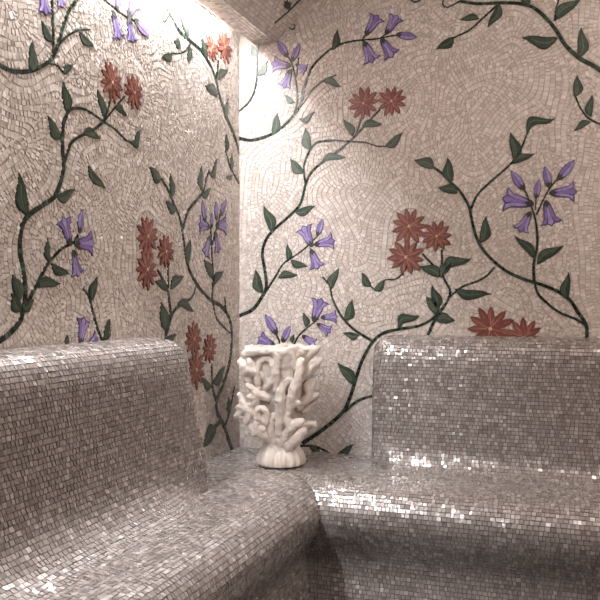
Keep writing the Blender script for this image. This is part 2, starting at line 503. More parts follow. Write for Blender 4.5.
def make_red(wall, c, r, tier, parent, idx):
    c = np.array(c) / 1000; r = r / 1000
    mb = MB(); h = H0 + .0012 + .0016 * tier
    rnd = random.Random(idx * 13 + 5); a0 = rnd.uniform(0, 1)
    outl = []
    for ring, (cnt, rr, off) in enumerate(((11, 1.0, 0.0), (8, .58, .3))):
        for k in range(cnt):
            ang = a0 + off + 2 * math.pi * (k + rnd.uniform(-.12, .12)) / cnt
            L = r * rr * rnd.uniform(1.0, 1.13)
            d = np.array([math.cos(ang), math.sin(ang)]); n = np.array([-d[1], d[0]])
            def pet(sc, s0, s1):
                t = np.array([.06, .3, .55, .75, .9, 1.0]) * sc
                hw = np.array([.03, .10, .14, .12, .062, .0]) * L * 1.1 * (1.0 if sc == 1 else .78)
                return np.vstack([c + d * (t * L)[:, None] + n * (hw * s0)[:, None], (c + d * (t * L)[:, None] + n * (hw * s1)[:, None])[::-1]])
            hh = h + ring * .0009 + (k % 2) * .0003
            full = pet(1, -1, 1)
            plate(mb, wall, full, hh, 0)
            plate(mb, wall, pet(.95, .08, 1), hh + .0005, 1 + (k + ring) % 2, base=hh - .0002)
            plate(mb, wall, pet(.95, -.08, -1), hh + .0005, 1 if rnd.random() < .7 else 2, base=hh - .0002)
            if ring == 0: WALLS[wall].polys.append(full)
            if ring == 0 or k % 2 == 0:
                ln = np.array([c + d * L * .15 + n * L * .012, c + d * L * .15 - n * L * .012, c + d * L * .86])
                plate(mb, wall, ln, hh + .0007, 3, base=hh)
    o = mb.build('red_flower', [M['red_edge'], M['red_a'], M['red_b'], M['red_line']], parent)
    hb = MB(); ang = np.linspace(0, 2 * math.pi, 9)[:-1]
    plate(hb, wall, c + np.stack([np.cos(ang), np.sin(ang)], 1) * r * .09, h + .0022, 0, base=h)
    hb.build('flower_heart', [M['red_line']], o)
    tag(o, 'rust red star-shaped mosaic flower with pointed petals')
    t = np.linspace(0, 2 * math.pi, 40)
    WALLS[wall].pts.append(c + np.stack([np.cos(t), np.sin(t)], 1) * r * .85)
    return o

def make_bell(wall, a, b, parent, bud=False):
    o_, d, n, L = axis_frame(np.array(a) / 1000, np.array(b) / 1000)
    q = lambda pts: o_ + d * (np.array(pts)[:, :1] * L) + n * (np.array(pts)[:, 1:] * L)
    mb = MB(); h = H0 + .0012
    if bud:
        t = np.linspace(0, 1, 11); hw = .20 * np.sin(np.pi * t ** .8) ** .8; hw[-1] = 0; hw[0] = .04
        out = np.vstack([np.stack([t, hw], 1), np.stack([t, -hw], 1)[::-1]])
        inn = lambda s0, s1: np.vstack([np.stack([t[1:-1], hw[1:-1] * s0], 1), np.stack([t[1:-1], hw[1:-1] * s1], 1)[::-1]])
        plate(mb, wall, q(out), h, 0)
        plate(mb, wall, q(inn(.1, .82)), h + .0006, 1, base=h - .0002)
        plate(mb, wall, q(inn(-.82, -.05)), h + .0006, 2, base=h - .0002)
    else:
        out = np.array([(.0, -.07), (.14, -.17), (.4, -.21), (.66, -.25), (.82, -.37), (.90, -.47), (.93, -.26), (.90, -.17), (1.04, -.02), (.90, .15), (.93, .26), (.90, .47), (.82, .37), (.66, .25), (.4, .21), (.14, .17), (.0, .07)])
        plate(mb, wall, q(out), h, 0)
        g = [[(.08, -.08), (.4, -.17), (.66, -.21), (.82, -.33), (.87, -.40), (.87, -.20), (.6, -.09), (.2, -.05)],
             [(.1, -.03), (.6, -.07), (.88, -.13), (.99, -.02), (.88, .11), (.6, .05), (.1, .03)],
             [(.08, .08), (.2, .05), (.6, .07), (.87, .18), (.87, .40), (.82, .33), (.66, .21), (.4, .17)]]
        mats = random.choice(((1, 2, 1), (2, 1, 2), (1, 2, 2)))
        for gg, m_ in zip(g, mats): plate(mb, wall, q(np.array(gg)), h + .0006, m_, base=h - .0002)
    WALLS[wall].polys.append(q(out)); WALLS[wall].pts.append(q(np.array([(.5, 0), (.9, 0)])))
    o = mb.build('bellflower_bud' if bud else 'bellflower', [M['bell_edge'], M['bell_a'], M['bell_b']], parent)
    tag(o, 'closed violet mosaic flower bud' if bud else 'open violet mosaic bellflower with three flared lobes')
    cm = MB()
    plate(cm, wall, q(np.array([(-.12, -.04), (.0, -.13), (.20, -.18), (.10, -.06), (.24, 0), (.10, .06), (.20, .18), (0, .13), (-.12, .04)])), h + .0012, 0)
    cm.build('calyx', [M['calyx']], o)
    return o

# ------------------------------------------------------------------ flowing tesserae (rows run round the drawing)
def inside(P, X, Y):
    r = np.zeros(X.shape, bool); n = len(P)
    for i in range(n):
        x0, y0 = P[i]; x1, y1 = P[(i + 1) % n]
        if y0 == y1: continue
        c = ((y0 > Y) != (y1 > Y)) & (X < (x1 - x0) * (Y - y0) / (y1 - y0) + x0)
        r ^= c
    return r

def flow_tiles(W, a1, b0, b1, s, skip, guides):
    """rows of small tiles that follow the distance from the drawing, as mosaic layers set them"""
    cell = .0016
    na, nb = int(a1 / cell), int((b1 - b0) / cell)
    occ = np.zeros((na, nb), bool)
    ca = (np.arange(na) + .5) * cell; cb = b0 + (np.arange(nb) + .5) * cell
    GA, GB = np.meshgrid(ca, cb, indexing='ij')
    occ |= skip(GA, GB)
    for P in W.polys:
        c = P.mean(0); Pg = P + (P - c) / (np.linalg.norm(P - c, axis=1)[:, None] + 1e-9) * .0009
        i0, i1 = int((Pg[:, 0].min()) / cell) - 1, int(Pg[:, 0].max() / cell) + 2
        j0, j1 = int((Pg[:, 1].min() - b0) / cell) - 1, int((Pg[:, 1].max() - b0) / cell) + 2
        i0, j0 = max(i0, 0), max(j0, 0); i1, j1 = min(i1, na), min(j1, nb)
        if i1 <= i0 or j1 <= j0: continue
        occ[i0:i1, j0:j1] |= inside(Pg, GA[i0:i1, j0:j1], GB[i0:i1, j0:j1])
    # distance field on a coarse grid
    cs = .008
    xa = np.arange(-cs, a1 + 2 * cs, cs); xb = np.arange(b0 - cs, b1 + 2 * cs, cs)
    S = np.vstack([p[::1] for p in W.pts] + guides)
    D = np.empty((len(xa), len(xb)))
    for i, x in enumerate(xa):
        D[i] = np.sqrt(((S[None, :, 0] - x) ** 2 + (S[None, :, 1] - xb[:, None]) ** 2).min(1))
    wob = .010 * np.sin(xa[:, None] * 17 + 1) * np.sin(xb[None, :] * 15 + 2) + .006 * np.sin(xa[:, None] * 31 + xb[None, :] * 23)
    D = D + wob
    for _ in range(30):
        E = np.pad(D, 1, mode='edge'); D = (E[:-2, 1:-1] + E[2:, 1:-1] + E[1:-1, :-2] + E[1:-1, 2:] + 2 * E[1:-1, 1:-1]) / 6
    gx, gy = np.gradient(D, cs)
    def samp(A, p):
        u = (p[0] - xa[0]) / cs; v = (p[1] - xb[0]) / cs
        i = min(max(int(u), 0), A.shape[0] - 2); j = min(max(int(v), 0), A.shape[1] - 2); u -= i; v -= j
        return A[i, j] * (1 - u) * (1 - v) + A[i + 1, j] * u * (1 - v) + A[i, j + 1] * (1 - u) * v + A[i + 1, j + 1] * u * v
    k9 = np.linspace(-.94, .94, 10); KX, KY = [q.ravel() for q in np.meshgrid(k9, k9)]
    def try_place(p, t, a, b, tol):
        n = (-t[1], t[0])
        I = ((p[0] + KX * a * t[0] + KY * b * n[0]) / cell).astype(int)
        J = ((p[1] - b0 + KX * a * t[1] + KY * b * n[1]) / cell).astype(int)
        if I.min() < 0 or J.min() < 0 or I.max() >= na or J.max() >= nb: return None
        if occ[I, J].mean() > tol: return None
        occ[I, J] = True
        return True
    quads = []
    rnd = random.Random(11)
    def put(p, t, a, b):
        n = (-t[1], t[0]); g = .0003
        j = lambda: rnd.uniform(-.0006, .0006)
        quads.append([(p[0] + sa * (a - g) * t[0] + sb * (b - g) * n[0] + j(), p[1] + sa * (a - g) * t[1] + sb * (b - g) * n[1] + j()) for sa, sb in ((-1, -1), (1, -1), (1, 1), (-1, 1))])
    def field(p):
        g = (samp(gx, p), samp(gy, p)); m = math.hypot(*g)
        if m < 1e-3: return None, 0, 0
        return (g[0] / m, g[1] / m), m, samp(D, p)
    ss = s * .5
    sa_, sb_ = np.meshgrid(np.arange(ss, a1, ss), np.arange(b0 + ss, b1, ss), indexing='ij')
    seeds = np.stack([sa_.ravel(), sb_.ravel()], 1)
    dv = np.array([samp(D, p) for p in seeds]); seeds = seeds[np.argsort(dv)]
    def snap(p, lev):
        g, m, d = field(p)
        if g is None: return None
        st = max(-.6 * s, min(.6 * s, (lev - d) / max(m, .35)))
        return (p[0] + g[0] * st, p[1] + g[1] * st)
    for sd in seeds:
        i, j = int(sd[0] / cell), int((sd[1] - b0) / cell)
        if i >= na or j >= nb or occ[i, j]: continue
        g, m, d = field(sd)
        if g is None: continue
        lev = (round(d / s - .5) + .5) * s
        p0 = snap(sd, lev)
        if p0 is None: continue
        for dr in (1, -1):
            p = p0; a_prev = None; fails = 0; cnt = 0; first = True
            while cnt < 400:
                cnt += 1
                g, m, d = field(p)
                if g is None: break
                t = (-g[1] * dr, g[0] * dr)
                a = .5 * s * rnd.uniform(.85, 1.15); b = .5 * s * min(1.28, max(.8, 1 / max(m, .3)))
                if not first or dr == 1:
                    if a_prev is not None:
                        p = (p[0] + t[0] * (a_prev + a), p[1] + t[1] * (a_prev + a)); p = snap(p, lev)
                        if p is None: break
                        g, m, d = field(p)
                        if g is None: break
                        t = (-g[1] * dr, g[0] * dr)
                    ok = try_place(p, t, a, b, .10)
                    if ok: put(p, t, a, b); fails = 0
                    else:
                        ok = try_place(p, t, a * .6, b * .9, .12)
                        if ok: put(p, t, a * .6, b * .9)
                        else:
                            fails += 1
                            if fails > 1: break
                first = False; a_prev = a
    # small cut pieces fill what is left between the rows
    for k, tol in ((.78, .16), (.56, .18), (.40, .2)):
        st = s * .28
        fa, fb = np.meshgrid(np.arange(st, a1, st), np.arange(b0 + st, b1, st), indexing='ij')
        free = ~occ[np.minimum((fa / cell).astype(int), na - 1), np.minimum(((fb - b0) / cell).astype(int), nb - 1)]
        for x, y in zip(fa[free], fb[free]):
            if occ[min(int(x / cell), na - 1), min(int((y - b0) / cell), nb - 1)]: continue
            g, m, d = field((x, y))
            if g is None: g = (1, 0)
            t = (-g[1], g[0]); a = .5 * s * k * rnd.uniform(.85, 1.25); b = .5 * s * k
            if try_place((x, y), t, a, b, tol): put((x, y), t, a, b)
    return np.array(quads)

def vault_z(x):
    th0 = math.radians(44); R = (ROOM_X / 2 - SPRING) / math.sin(th0); cz = SOFFIT_Z + R * (1 - math.cos(th0)) - R
    return cz + np.sqrt(np.maximum(R * R - (x - ROOM_X / 2) ** 2, 0))

# ------------------------------------------------------------------ the two mosaic walls
ROOTS = {}
mbs = {}
for code, nm in (('B', 'wall_back'), ('L', 'wall_left')):
    mb = MB()
    if code == 'B': mb.box(-.12, ROOM_X + .12, 0, .12, -.05, 2.5)
    else: mb.box(-.12, 0, ROOM_Y - .12, 0, -.05, 2.5)
    mbs[code] = mb
    e = bpy.data.objects.new(nm, bpy.data.meshes.new(nm)); COL.objects.link(e)
    tag(e, kind='structure'); ROOTS[code] = e

for w, P, w0, w1 in STEMS: make_stem(w, P, w0, w1, ROOTS[w])
for w, a, b, wd, bend in LEAVES:
    p = np.array(a) / 1000
    best = min(WALLS[w].stems, key=lambda so: np.min(np.linalg.norm(so[0] - p, axis=1)))
    near = np.min(np.linalg.norm(best[0] - p, axis=1)) < .03
    make_leaf(w, a, b, wd, bend, best[1] if near else ROOTS[w])
for i, (w, c, r, tier) in enumerate(REDS): make_red(w, c, r, tier, ROOTS[w], i)
for w, a, b in BELLS: make_bell(w, a, b, ROOTS[w])
for w, a, b in BUDS: make_bell(w, a, b, ROOTS[w], bud=True)

def lin(x0, y0, x1, y1, n=150): t = np.linspace(0, 1, n)[:, None]; return np.array([x0, y0]) * (1 - t) + np.array([x1, y1]) * t
skipB = lambda A, B_: (B_ > vault_z(A) + .02) | ((A > .62) & (B_ < .78)) | (B_ < .445) | ((A < SPRING) & (B_ > 1.96))
skipL = lambda A, B_: (B_ > 1.96) | ((A > .72) & (B_ < .76)) | (B_ < .445)
for code, args in (('B', (1.72, .43, 2.30, .0122, skipB, [lin(0, .45, 0, 2, 200), lin(1.10, .8, 1.10, 2.2, 160)])),
                   ('L', (1.75, .43, 1.97, .0122, skipL, [lin(0, .45, 0, 2, 200)]))):
    Q = flow_tiles(WALLS[code], *args)
    C = to3(code, Q.reshape(-1, 2), 0.0).reshape(-1, 4, 3)
    if code == 'L': C = C[:, ::-1]
    N = np.tile(np.array([(0, -1, 0)] if code == 'B' else [(1, 0, 0)], float), (len(C), 1))
    add_tiles(mbs[code], C, N, H0, .026, 1)
    print('tiles', code, len(C))
    tmp = mbs[code].build('tmp_wall', [M['grout'], M['wall_tile']])
    old = ROOTS[code].data; ROOTS[code].data = tmp.data; bpy.data.objects.remove(tmp); bpy.data.meshes.remove(old)
    ROOTS[code].data.name = ROOTS[code].name

# ------------------------------------------------------------------ rest of the room shell
def struct(name, mb, mats): return tag(mb.build(name, mats), kind='structure')
mb = MB(); mb.box(-.12, ROOM_X + .12, ROOM_Y - .12, .12, -.1, 0); struct('floor', mb, [M['floor']])
mb = MB(); mb.box(ROOM_X, ROOM_X + .12, ROOM_Y, 0, 0, 2.5); struct('wall_right', mb, [M['plaster']])
mb = MB(); mb.box(0, ROOM_X, ROOM_Y - .12, ROOM_Y, 0, 2.5); struct('wall_front', mb, [M['plaster']])

def grid_rows(v0, v1, u0, u1, s, S, ucl=None, eps=1e-4, jit=.0005, wvar=.3, rng=random.Random(5)):
    """rows of tiles over a surface S(u, v) -> points"""
    U, V = [], []
    nr = max(1, int(round((v1 - v0) / s)))
    g = .00062
    for r in range(nr):
        va, vb = v0 + (v1 - v0) * r / nr + g, v0 + (v1 - v0) * (r + 1) / nr - g
        u = u0 - rng.random() * s
        while u < u1:
            w = s * rng.uniform(1 - wvar, 1 + wvar)
            U.append((u + g, u + w - g, u + w - g, u + g)); V.append((va, va, vb, vb)); u += w
    U = np.array(U); V = np.array(V)
    U += RNG.uniform(-jit, jit, U.shape); V += RNG.uniform(-jit, jit, V.shape)
    if ucl is not None:
        lo = ucl(V); keep = (U.max(1) > lo.max(1) + .003); U = np.maximum(U, lo + .0006)[keep]; V = V[keep]
    V = np.clip(V, v0, v1); U = np.minimum(U, u1)
    C = S(U.ravel(), V.ravel()).reshape(-1, 4, 3)
    N = np.cross(C[:, 1] - C[:, 0], C[:, 3] - C[:, 0]) + np.cross(C[:, 2] - C[:, 1], C[:, 0] - C[:, 1])
    ln = np.linalg.norm(N, axis=1); ok = ln > 2e-5
    C, N, ln = C[ok], N[ok], ln[ok]
    return C, N / ln[:, None]

def orient(C, N, ref):
    f = np.sum(N * (ref - C.mean(1)), 1) < 0     # ref: a point out in the open that every tile faces
    C = C.copy(); C[f] = C[f][:, ::-1]; N = N.copy(); N[f] *= -1
    return C, N

# cornice with its light slot, on both long sides, and the vault
def cornice(name, mirror):
    X = lambda x: ROOM_X - x if mirror else x
    mb = MB()
    xs = sorted((X(SLOT), X(SPRING)))
    mb.box(xs[0], xs[1], ROOM_Y, 0, SOFFIT_Z, 2.02)
    xs = sorted((X(0), X(SPRING)))
    mb.box(xs[0], xs[1], ROOM_Y, 0, 2.02, 2.10)
    if not mirror:
        S = lambda u, v: np.stack([v, -u, np.full_like(u, SOFFIT_Z)], 1)
        C, N = grid_rows(SLOT, SPRING, .002, 1.9, .0125, S)
        C, N = orient(C, N, np.array([.1, -1, 0.])); add_tiles(mb, C, N, H0 * .8, .02, 1)
    return struct(name, mb, [M['grout'], M['wall_tile']])
cornice('trim_1', False); cornice('trim_2', True)

mb = MB()
NX = 40
xs = np.linspace(SPRING, ROOM_X - SPRING, NX); zs = vault_z(xs)
for i in range(NX - 1):
    V = [(xs[i], 0, zs[i]), (xs[i + 1], 0, zs[i + 1]), (xs[i + 1], ROOM_Y, zs[i + 1]), (xs[i], ROOM_Y, zs[i])]
    V += [(x, y, z + .1) for x, y, z in V]
    mb.add(V, [(0, 3, 2, 1)[::-1], (4, 5, 6, 7), (0, 1, 5, 4), (2, 3, 7, 6)], 0)
th0 = math.radians(44); RV = (ROOM_X / 2 - SPRING) / math.sin(th0)
def SV(u, v):
    th = -th0 + v / RV
    return np.stack([ROOM_X / 2 + RV * np.sin(th), -u, SOFFIT_Z + RV * (1 - math.cos(th0)) - RV + RV * np.cos(th)], 1)
C, N = grid_rows(.0, .75, .002, 1.6, .0132, SV)
C, N = orient(C, N, np.array([1.3, -1.0, .6])); add_tiles(mb, C, N, H0 * .8, .03, 1)
ceil = struct('ceiling', mb, [M['grout'], M['wall_tile']])
# dark leafy sprig inlaid in the vault
def vplate(mbx, P, h, mat):
    P = np.asarray(P, float)
    ar = 0.5 * np.sum(P[:, 0] * np.roll(P[:, 1], -1) - np.roll(P[:, 0], -1) * P[:, 1])
    def at(P, h):
        th = -th0 + P[:, 1] / RV; R_ = RV - h
        return np.stack([ROOM_X / 2 + R_ * np.sin(th), -P[:, 0], SOFFIT_Z + RV * (1 - math.cos(th0)) - RV + R_ * np.cos(th)], 1)
    n = len(P)
    if ar < 0: P = P[::-1]
    mbx.add(np.vstack([at(P, h), at(P, 0)]), [tuple(range(n))[::-1]] + [((i + 1) % n, (i + 1) % n + n, i + n, i) for i in range(n)], mat)
def vault_sprig(parent):
    mbx = MB()
    Q = catmull(np.array(VAULT_STEM) / 1000, .008); T = np.gradient(Q, axis=0); T /= np.linalg.norm(T, axis=1)[:, None]
    Nn = np.stack([-T[:, 1], T[:, 0]], 1) * .005
    for i in range(len(Q) - 1): vplate(mbx, [Q[i] - Nn[i], Q[i + 1] - Nn[i + 1], Q[i + 1] + Nn[i + 1], Q[i] + Nn[i]], H0 + .0006, 0)
    st = tag(mbx.build('vine_stem', [M['leaf_edge']], parent), 'dark mosaic vine stem on the vault')
    for a, b, w in VAULT_LEAVES:
        ml = MB(); ax, n, hw = leaf_shape(np.array(a) / 1000, np.array(b) / 1000, w / 1000, .1)
        vplate(ml, np.vstack([ax + n * hw[:, None], (ax - n * hw[:, None])[::-1]]), H0 + .001, 0)
        for sg in (1, -1):
            vplate(ml, np.vstack([ax[1:12] + sg * n * (hw[1:12] * .16)[:, None], (ax[1:12] + sg * n * (hw[1:12] * .75)[:, None])[::-1]]), H0 + .0016, 1)
        tag(ml.build('leaf', [M['leaf_edge'], M['leaf_fill']], st), 'dark green mosaic leaf on the vault')
vault_sprig(ceil)

# ------------------------------------------------------------------ the L-shaped bench
class Curve:
    def __init__(s, P):
        Q = catmull(np.array(P), .004); s.Q = Q
        s.s = np.r_[0, np.cumsum(np.linalg.norm(np.diff(Q, axis=0), axis=1))]; s.L = s.s[-1]
    def __call__(s, v): return np.interp(v, s.s, s.Q[:, 0]), np.interp(v, s.s, s.Q[:, 1])
SEATP = Curve([(.004, .453), (.10, .451), (.20, .450), (.30, .449), (.355, .446), (.395, .437), (.425, .416), (.443, .386), (.446, .352), (.434, .315), (.412, .28), (.392, .245), (.386, .21), (.392, .165), (.405, .11), (.42, .05), (.43, 0)])
BL, BR = 1.95, 1.75
def S_left(u, v): d, z = SEATP(v); return np.stack([d, -u, z], 1)
def S_right(u, v): d, z = SEATP(v); return np.stack([u, -d, z], 1)
bench = tag(empty('corner_bench', (.45, -.45, 0)), 'built-in L-shaped corner bench clad in silvery taupe mosaic, with two rounded backrests', 'bench')
def at_root(o): o.matrix_parent_inverse = Matrix.Translation((-.45, .45, 0)); return o
def seat_part(S, length, ref):
    mb = MB(); vs = np.linspace(0, SEATP.L, 90); d, z = SEATP(vs)
    A = S(d, vs); Bq = S(np.full_like(vs, length), vs); n = len(vs)
    V = np.vstack([A, Bq]); Fc = [(i, i + 1, i + 1 + n, i + n) for i in range(n - 1)]
    # closed back and end
    endc = len(V); wall0 = S(np.array([0.004, length]), np.array([0., 0.])); wall0[:, 2] = 0
    V = np.vstack([V, wall0])
    Fc += [tuple(range(n, 2 * n)) + (endc + 1,), (0, n, endc + 1, endc)]
    mb.add(V, Fc, 0)
    C, N = grid_rows(0, SEATP.L - .004, 0.0, length, .0120, S, ucl=lambda v: SEATP(v)[0], wvar=.28)
    C, N = orient(C, N, ref); add_tiles(mb, C, N, .0018, .065, 1)
    return at_root(mb.build('seat', [M['bench_grout'], M['bench_tile']], bench))
REF = np.array([1.2, -1.2, 1.0])
def fix_normals(o):
    bm = bmesh.new(); bm.from_mesh(o.data); bm.normal_update(); bm.to_mesh(o.data); bm.free()
seat_part(S_left, BL, REF); seat_part(S_right, BR, REF)

BACKP = Curve([(.285, -.002), (.25, .003), (.218, .014), (.190, .034), (.170, .064), (.157, .11), (.149, .17), (.142, .24), (.136, .31), (.130, .355), (.118, .388), (.097, .406), (.065, .413), (.03, .415), (.0, .415)])
BACKP_TIGHT = Curve([(.228, -.002), (.203, .003), (.182, .012), (.166, .029), (.156, .056), (.151, .10), (.147, .17), (.142, .24), (.137, .31), (.131, .36), (.119, .391), (.098, .408), (.065, .413), (.03, .415), (0, .415)])
RE = .05
def make_back(left, uE0, lean, flare, length, hs, fade):
    capW = .12; BP = BACKP if left else BACKP_TIGHT
    def S(w, v):
        d, h = BP(v)
        uE = uE0 + lean * h / .414 - flare * np.exp(-h / .05)
        th = np.clip(-w / RE, 0, math.pi / 2); dl = RE * (1 - np.cos(th))
        off = np.where(w >= 0, RE + w, RE - RE * np.sin(th))
        capt = np.clip((-w - RE * math.pi / 2) / capW, 0, 1)
        fe = np.clip(w / fade, 0, 1); fe = fe * fe * (3 - 2 * fe)
        dd = .009 + (np.minimum(d, .16) + np.maximum(d - .16, 0) * fe) * (1 - dl / .15) * (1 - capt); hh = h * (1 - dl * .75 / .415) * hs
        u = uE + off
        z = SEAT + hh
        return np.stack([dd, -u, z], 1) if left else np.stack([u, -dd, z], 1)
    w0 = -(RE * math.pi / 2 + capW)
    mb = MB()
    ws = np.r_[np.linspace(w0, -RE * math.pi / 2, 4)[:-1], np.linspace(-RE * math.pi / 2, 0, 9), np.linspace(.03, .30, 10), length]; vs = np.linspace(0, BP.L, 60)
    nW, nV = len(ws), len(vs)
    G = np.vstack([S(np.full_like(vs, w), vs) for w in ws])
    Fc = [(i * nV + j, i * nV + j + 1, (i + 1) * nV + j + 1, (i + 1) * nV + j) for i in range(nW - 1) for j in range(nV - 1)]
    Fc.append(tuple(range((nW - 1) * nV, nW * nV)))
    mb.add(G, Fc, 0)
    C, N = grid_rows(.012, BP.L - .002, w0 + .01, length, .0116, S, wvar=.22)
    C, N = orient(C, N, np.array([1.6, -1.6, 1.3]))
    add_tiles(mb, C, N, .0018, .065, 1)
    return at_root(mb.build('backrest', [M['bench_grout'], M['bench_tile']], bench))
make_back(True, .54, .085, .0, BL - .66, 1.0, .30)
make_back(False, .511, .0, .0, BR - .66, .97, .035)

# ------------------------------------------------------------------ coral vase
VX, VY = .247, -.229
K = .00313
vase = tag(empty('coral_vase', (VX, VY, SEAT + .0062), math.radians(YAW)), 'white ceramic vase moulded as branching coral, standing on the bench corner', 'vase')
vase.scale = (.935, .935, .975)
TEX_BIG = bpy.data.textures.new('lumps', 'CLOUDS'); TEX_BIG.noise_scale = .022; TEX_BIG.noise_depth = 1
TEX_FINE = bpy.data.textures.new('pits', 'CLOUDS'); TEX_FINE.noise_scale = .007
def remesh(o, vox, smooth_it=3, amp=1.0):
    m = o.modifiers.new('join', 'REMESH'); m.mode = 'VOXEL'; m.voxel_size = vox; m.use_smooth_shade = True
    m = o.modifiers.new('soft', 'SMOOTH'); m.iterations = smooth_it; m.factor = .5
    for tx, st in ((TEX_BIG, .009), (TEX_FINE, .0035)):
        m = o.modifiers.new('lumps', 'DISPLACE'); m.texture = tx; m.strength = st * amp; m.mid_level = .5; m.texture_coords = 'GLOBAL'
    return o
def tube(mb, P, R, seg=12):
    P = np.asarray(P, float); R = np.asarray(R, float)
    Q = catmull(np.hstack([P, R[:, None]]), .006); P, R = Q[:, :3], Q[:, 3]
    T = np.gradient(P, axis=0); T /= np.linalg.norm(T, axis=1)[:, None] + 1e-9
    up = np.array([0.3, 1, .2]); rings = []
    ph = np.linspace(0, 2 * np.pi, seg, endpoint=False)
    # rounded ends
    ext0 = [(P[0] - T[0] * R[0] * math.sin(a), R[0] * math.cos(a), T[0]) for a in (1.35, .8)]
    ext1 = [(P[-1] + T[-1] * R[-1] * math.sin(a), R[-1] * math.cos(a), T[-1]) for a in (.8, 1.35)]
    allr = ext0 + list(zip(P, R, T)) + ext1
    for p, r, t in allr:
        x = np.cross(up, t); x /= np.linalg.norm(x) + 1e-9; y = np.cross(t, x)
        rings.append(p + r * (np.cos(ph)[:, None] * x + np.sin(ph)[:, None] * y))
    n = len(rings)
    Fc = [(i * seg + k, i * seg + (k + 1) % seg, (i + 1) * seg + (k + 1) % seg, (i + 1) * seg + k) for i in range(n - 1) for k in range(seg)]
    Fc += [tuple(range(seg))[::-1], tuple(range((n - 1) * seg, n * seg))]
    mb.add(np.vstack(rings), Fc, 0)
def ball(mb, c, r, sx=1, sy=1, sz=1):
    bm = bmesh.new(); bmesh.ops.create_icosphere(bm, subdivisions=2, radius=1)
    V = np.array([v.co[:] for v in bm.verts]) * np.array([r * sx, r * sy, r * sz]) + np.array(c)
    Fc = [tuple(v.index for v in f.verts) for f in bm.faces]; bm.free(); mb.add(V, Fc, 0)
# local frame: X to the right as seen, Y away from the eye, Z up; q() takes picture-scale units about the foot centre
q = lambda x, y, dep: ((x - 281) * K, dep * K, (463.5 - y) * K)
# foot: a knobbly ribbed mound
mb = MB(); seg = 72; prof = [(0, 25), (2, 26.5), (5, 26.5), (8, 25.8), (11, 24.5), (14, 22.5), (17, 20.5), (23, 18.5)]
CRACKS = [(.02, .08), (.13, .10), (.22, .07), (.35, .1), (.49, .08), (.57, .06), (.66, .10), (.71, .12), (.745, .10), (.80, .13), (.86, .09), (.91, .08)]
rnd = random.Random(3); groove = [1 + .0 * k for k in range(seg)]
for k in range(seg):
    a = k / seg; groove[k] = 1 - sum(dp_ * math.exp(-(min(abs(a - c_), 1 - abs(a - c_)) / .011) ** 2) for c_, dp_ in CRACKS) + .03 * math.sin(a * 2 * math.pi * 5) + .015 * math.sin(a * 2 * math.pi * 8 + 1)
V = []
for z, r in prof:
    for k in range(seg):
        an = 2 * math.pi * k / seg; rr = r * (1 + (groove[k] - 1) * (1 if z > 1 else .4)) * K
        V.append((rr * math.cos(an), rr * math.sin(an), z * K))
n = len(prof)
Fc = [(i * seg + k, i * seg + (k + 1) % seg, (i + 1) * seg + (k + 1) % seg, (i + 1) * seg + k) for i in range(n - 1) for k in range(seg)] + [tuple(range(seg))[::-1], tuple(range((n - 1) * seg, n * seg))]
mb.add(V, Fc, 0); remesh(mb.build('base', [M['ceramic']], vase, smooth=True), .003, 1, .22)
# hollow cup
mb = MB(); seg = 64
outer = [(13, 19.5), (28, 19), (42, 19.5), (55, 20), (68, 25), (82, 29), (95, 32), (108, 35), (117, 37), (120, 37)]
inner = [(120, 33.5), (110, 31.5), (90, 27), (70, 21), (55, 14), (48, 4)]
V = []
for z, r in outer + inner:
    for k in range(seg):
        an = 2 * math.pi * k / seg
        wob = 1 + .035 * math.sin(3 * an + z * .04) + .03 * math.sin(7 * an + 1.3 + z * .09)
        zz = z + (1.6 * math.sin(5 * an + 1) + 1.2 * math.sin(9 * an)) * (1 if z > 112 else 0) * (.35 if math.cos(an - 2.9) > .2 else 1)
        V.append((r * wob * K * math.cos(an), r * wob * K * math.sin(an), zz * K))
n = len(outer + inner)
Fc = [(i * seg + k, i * seg + (k + 1) % seg, (i + 1) * seg + (k + 1) % seg, (i + 1) * seg + k) for i in range(n - 1) for k in range(seg)] + [tuple(range(seg))[::-1], tuple(range((n - 1) * seg, n * seg))]
mb.add(V, Fc, 0); cup = remesh(mb.build('cup', [M['ceramic']], vase, smooth=True), .0035, 1)
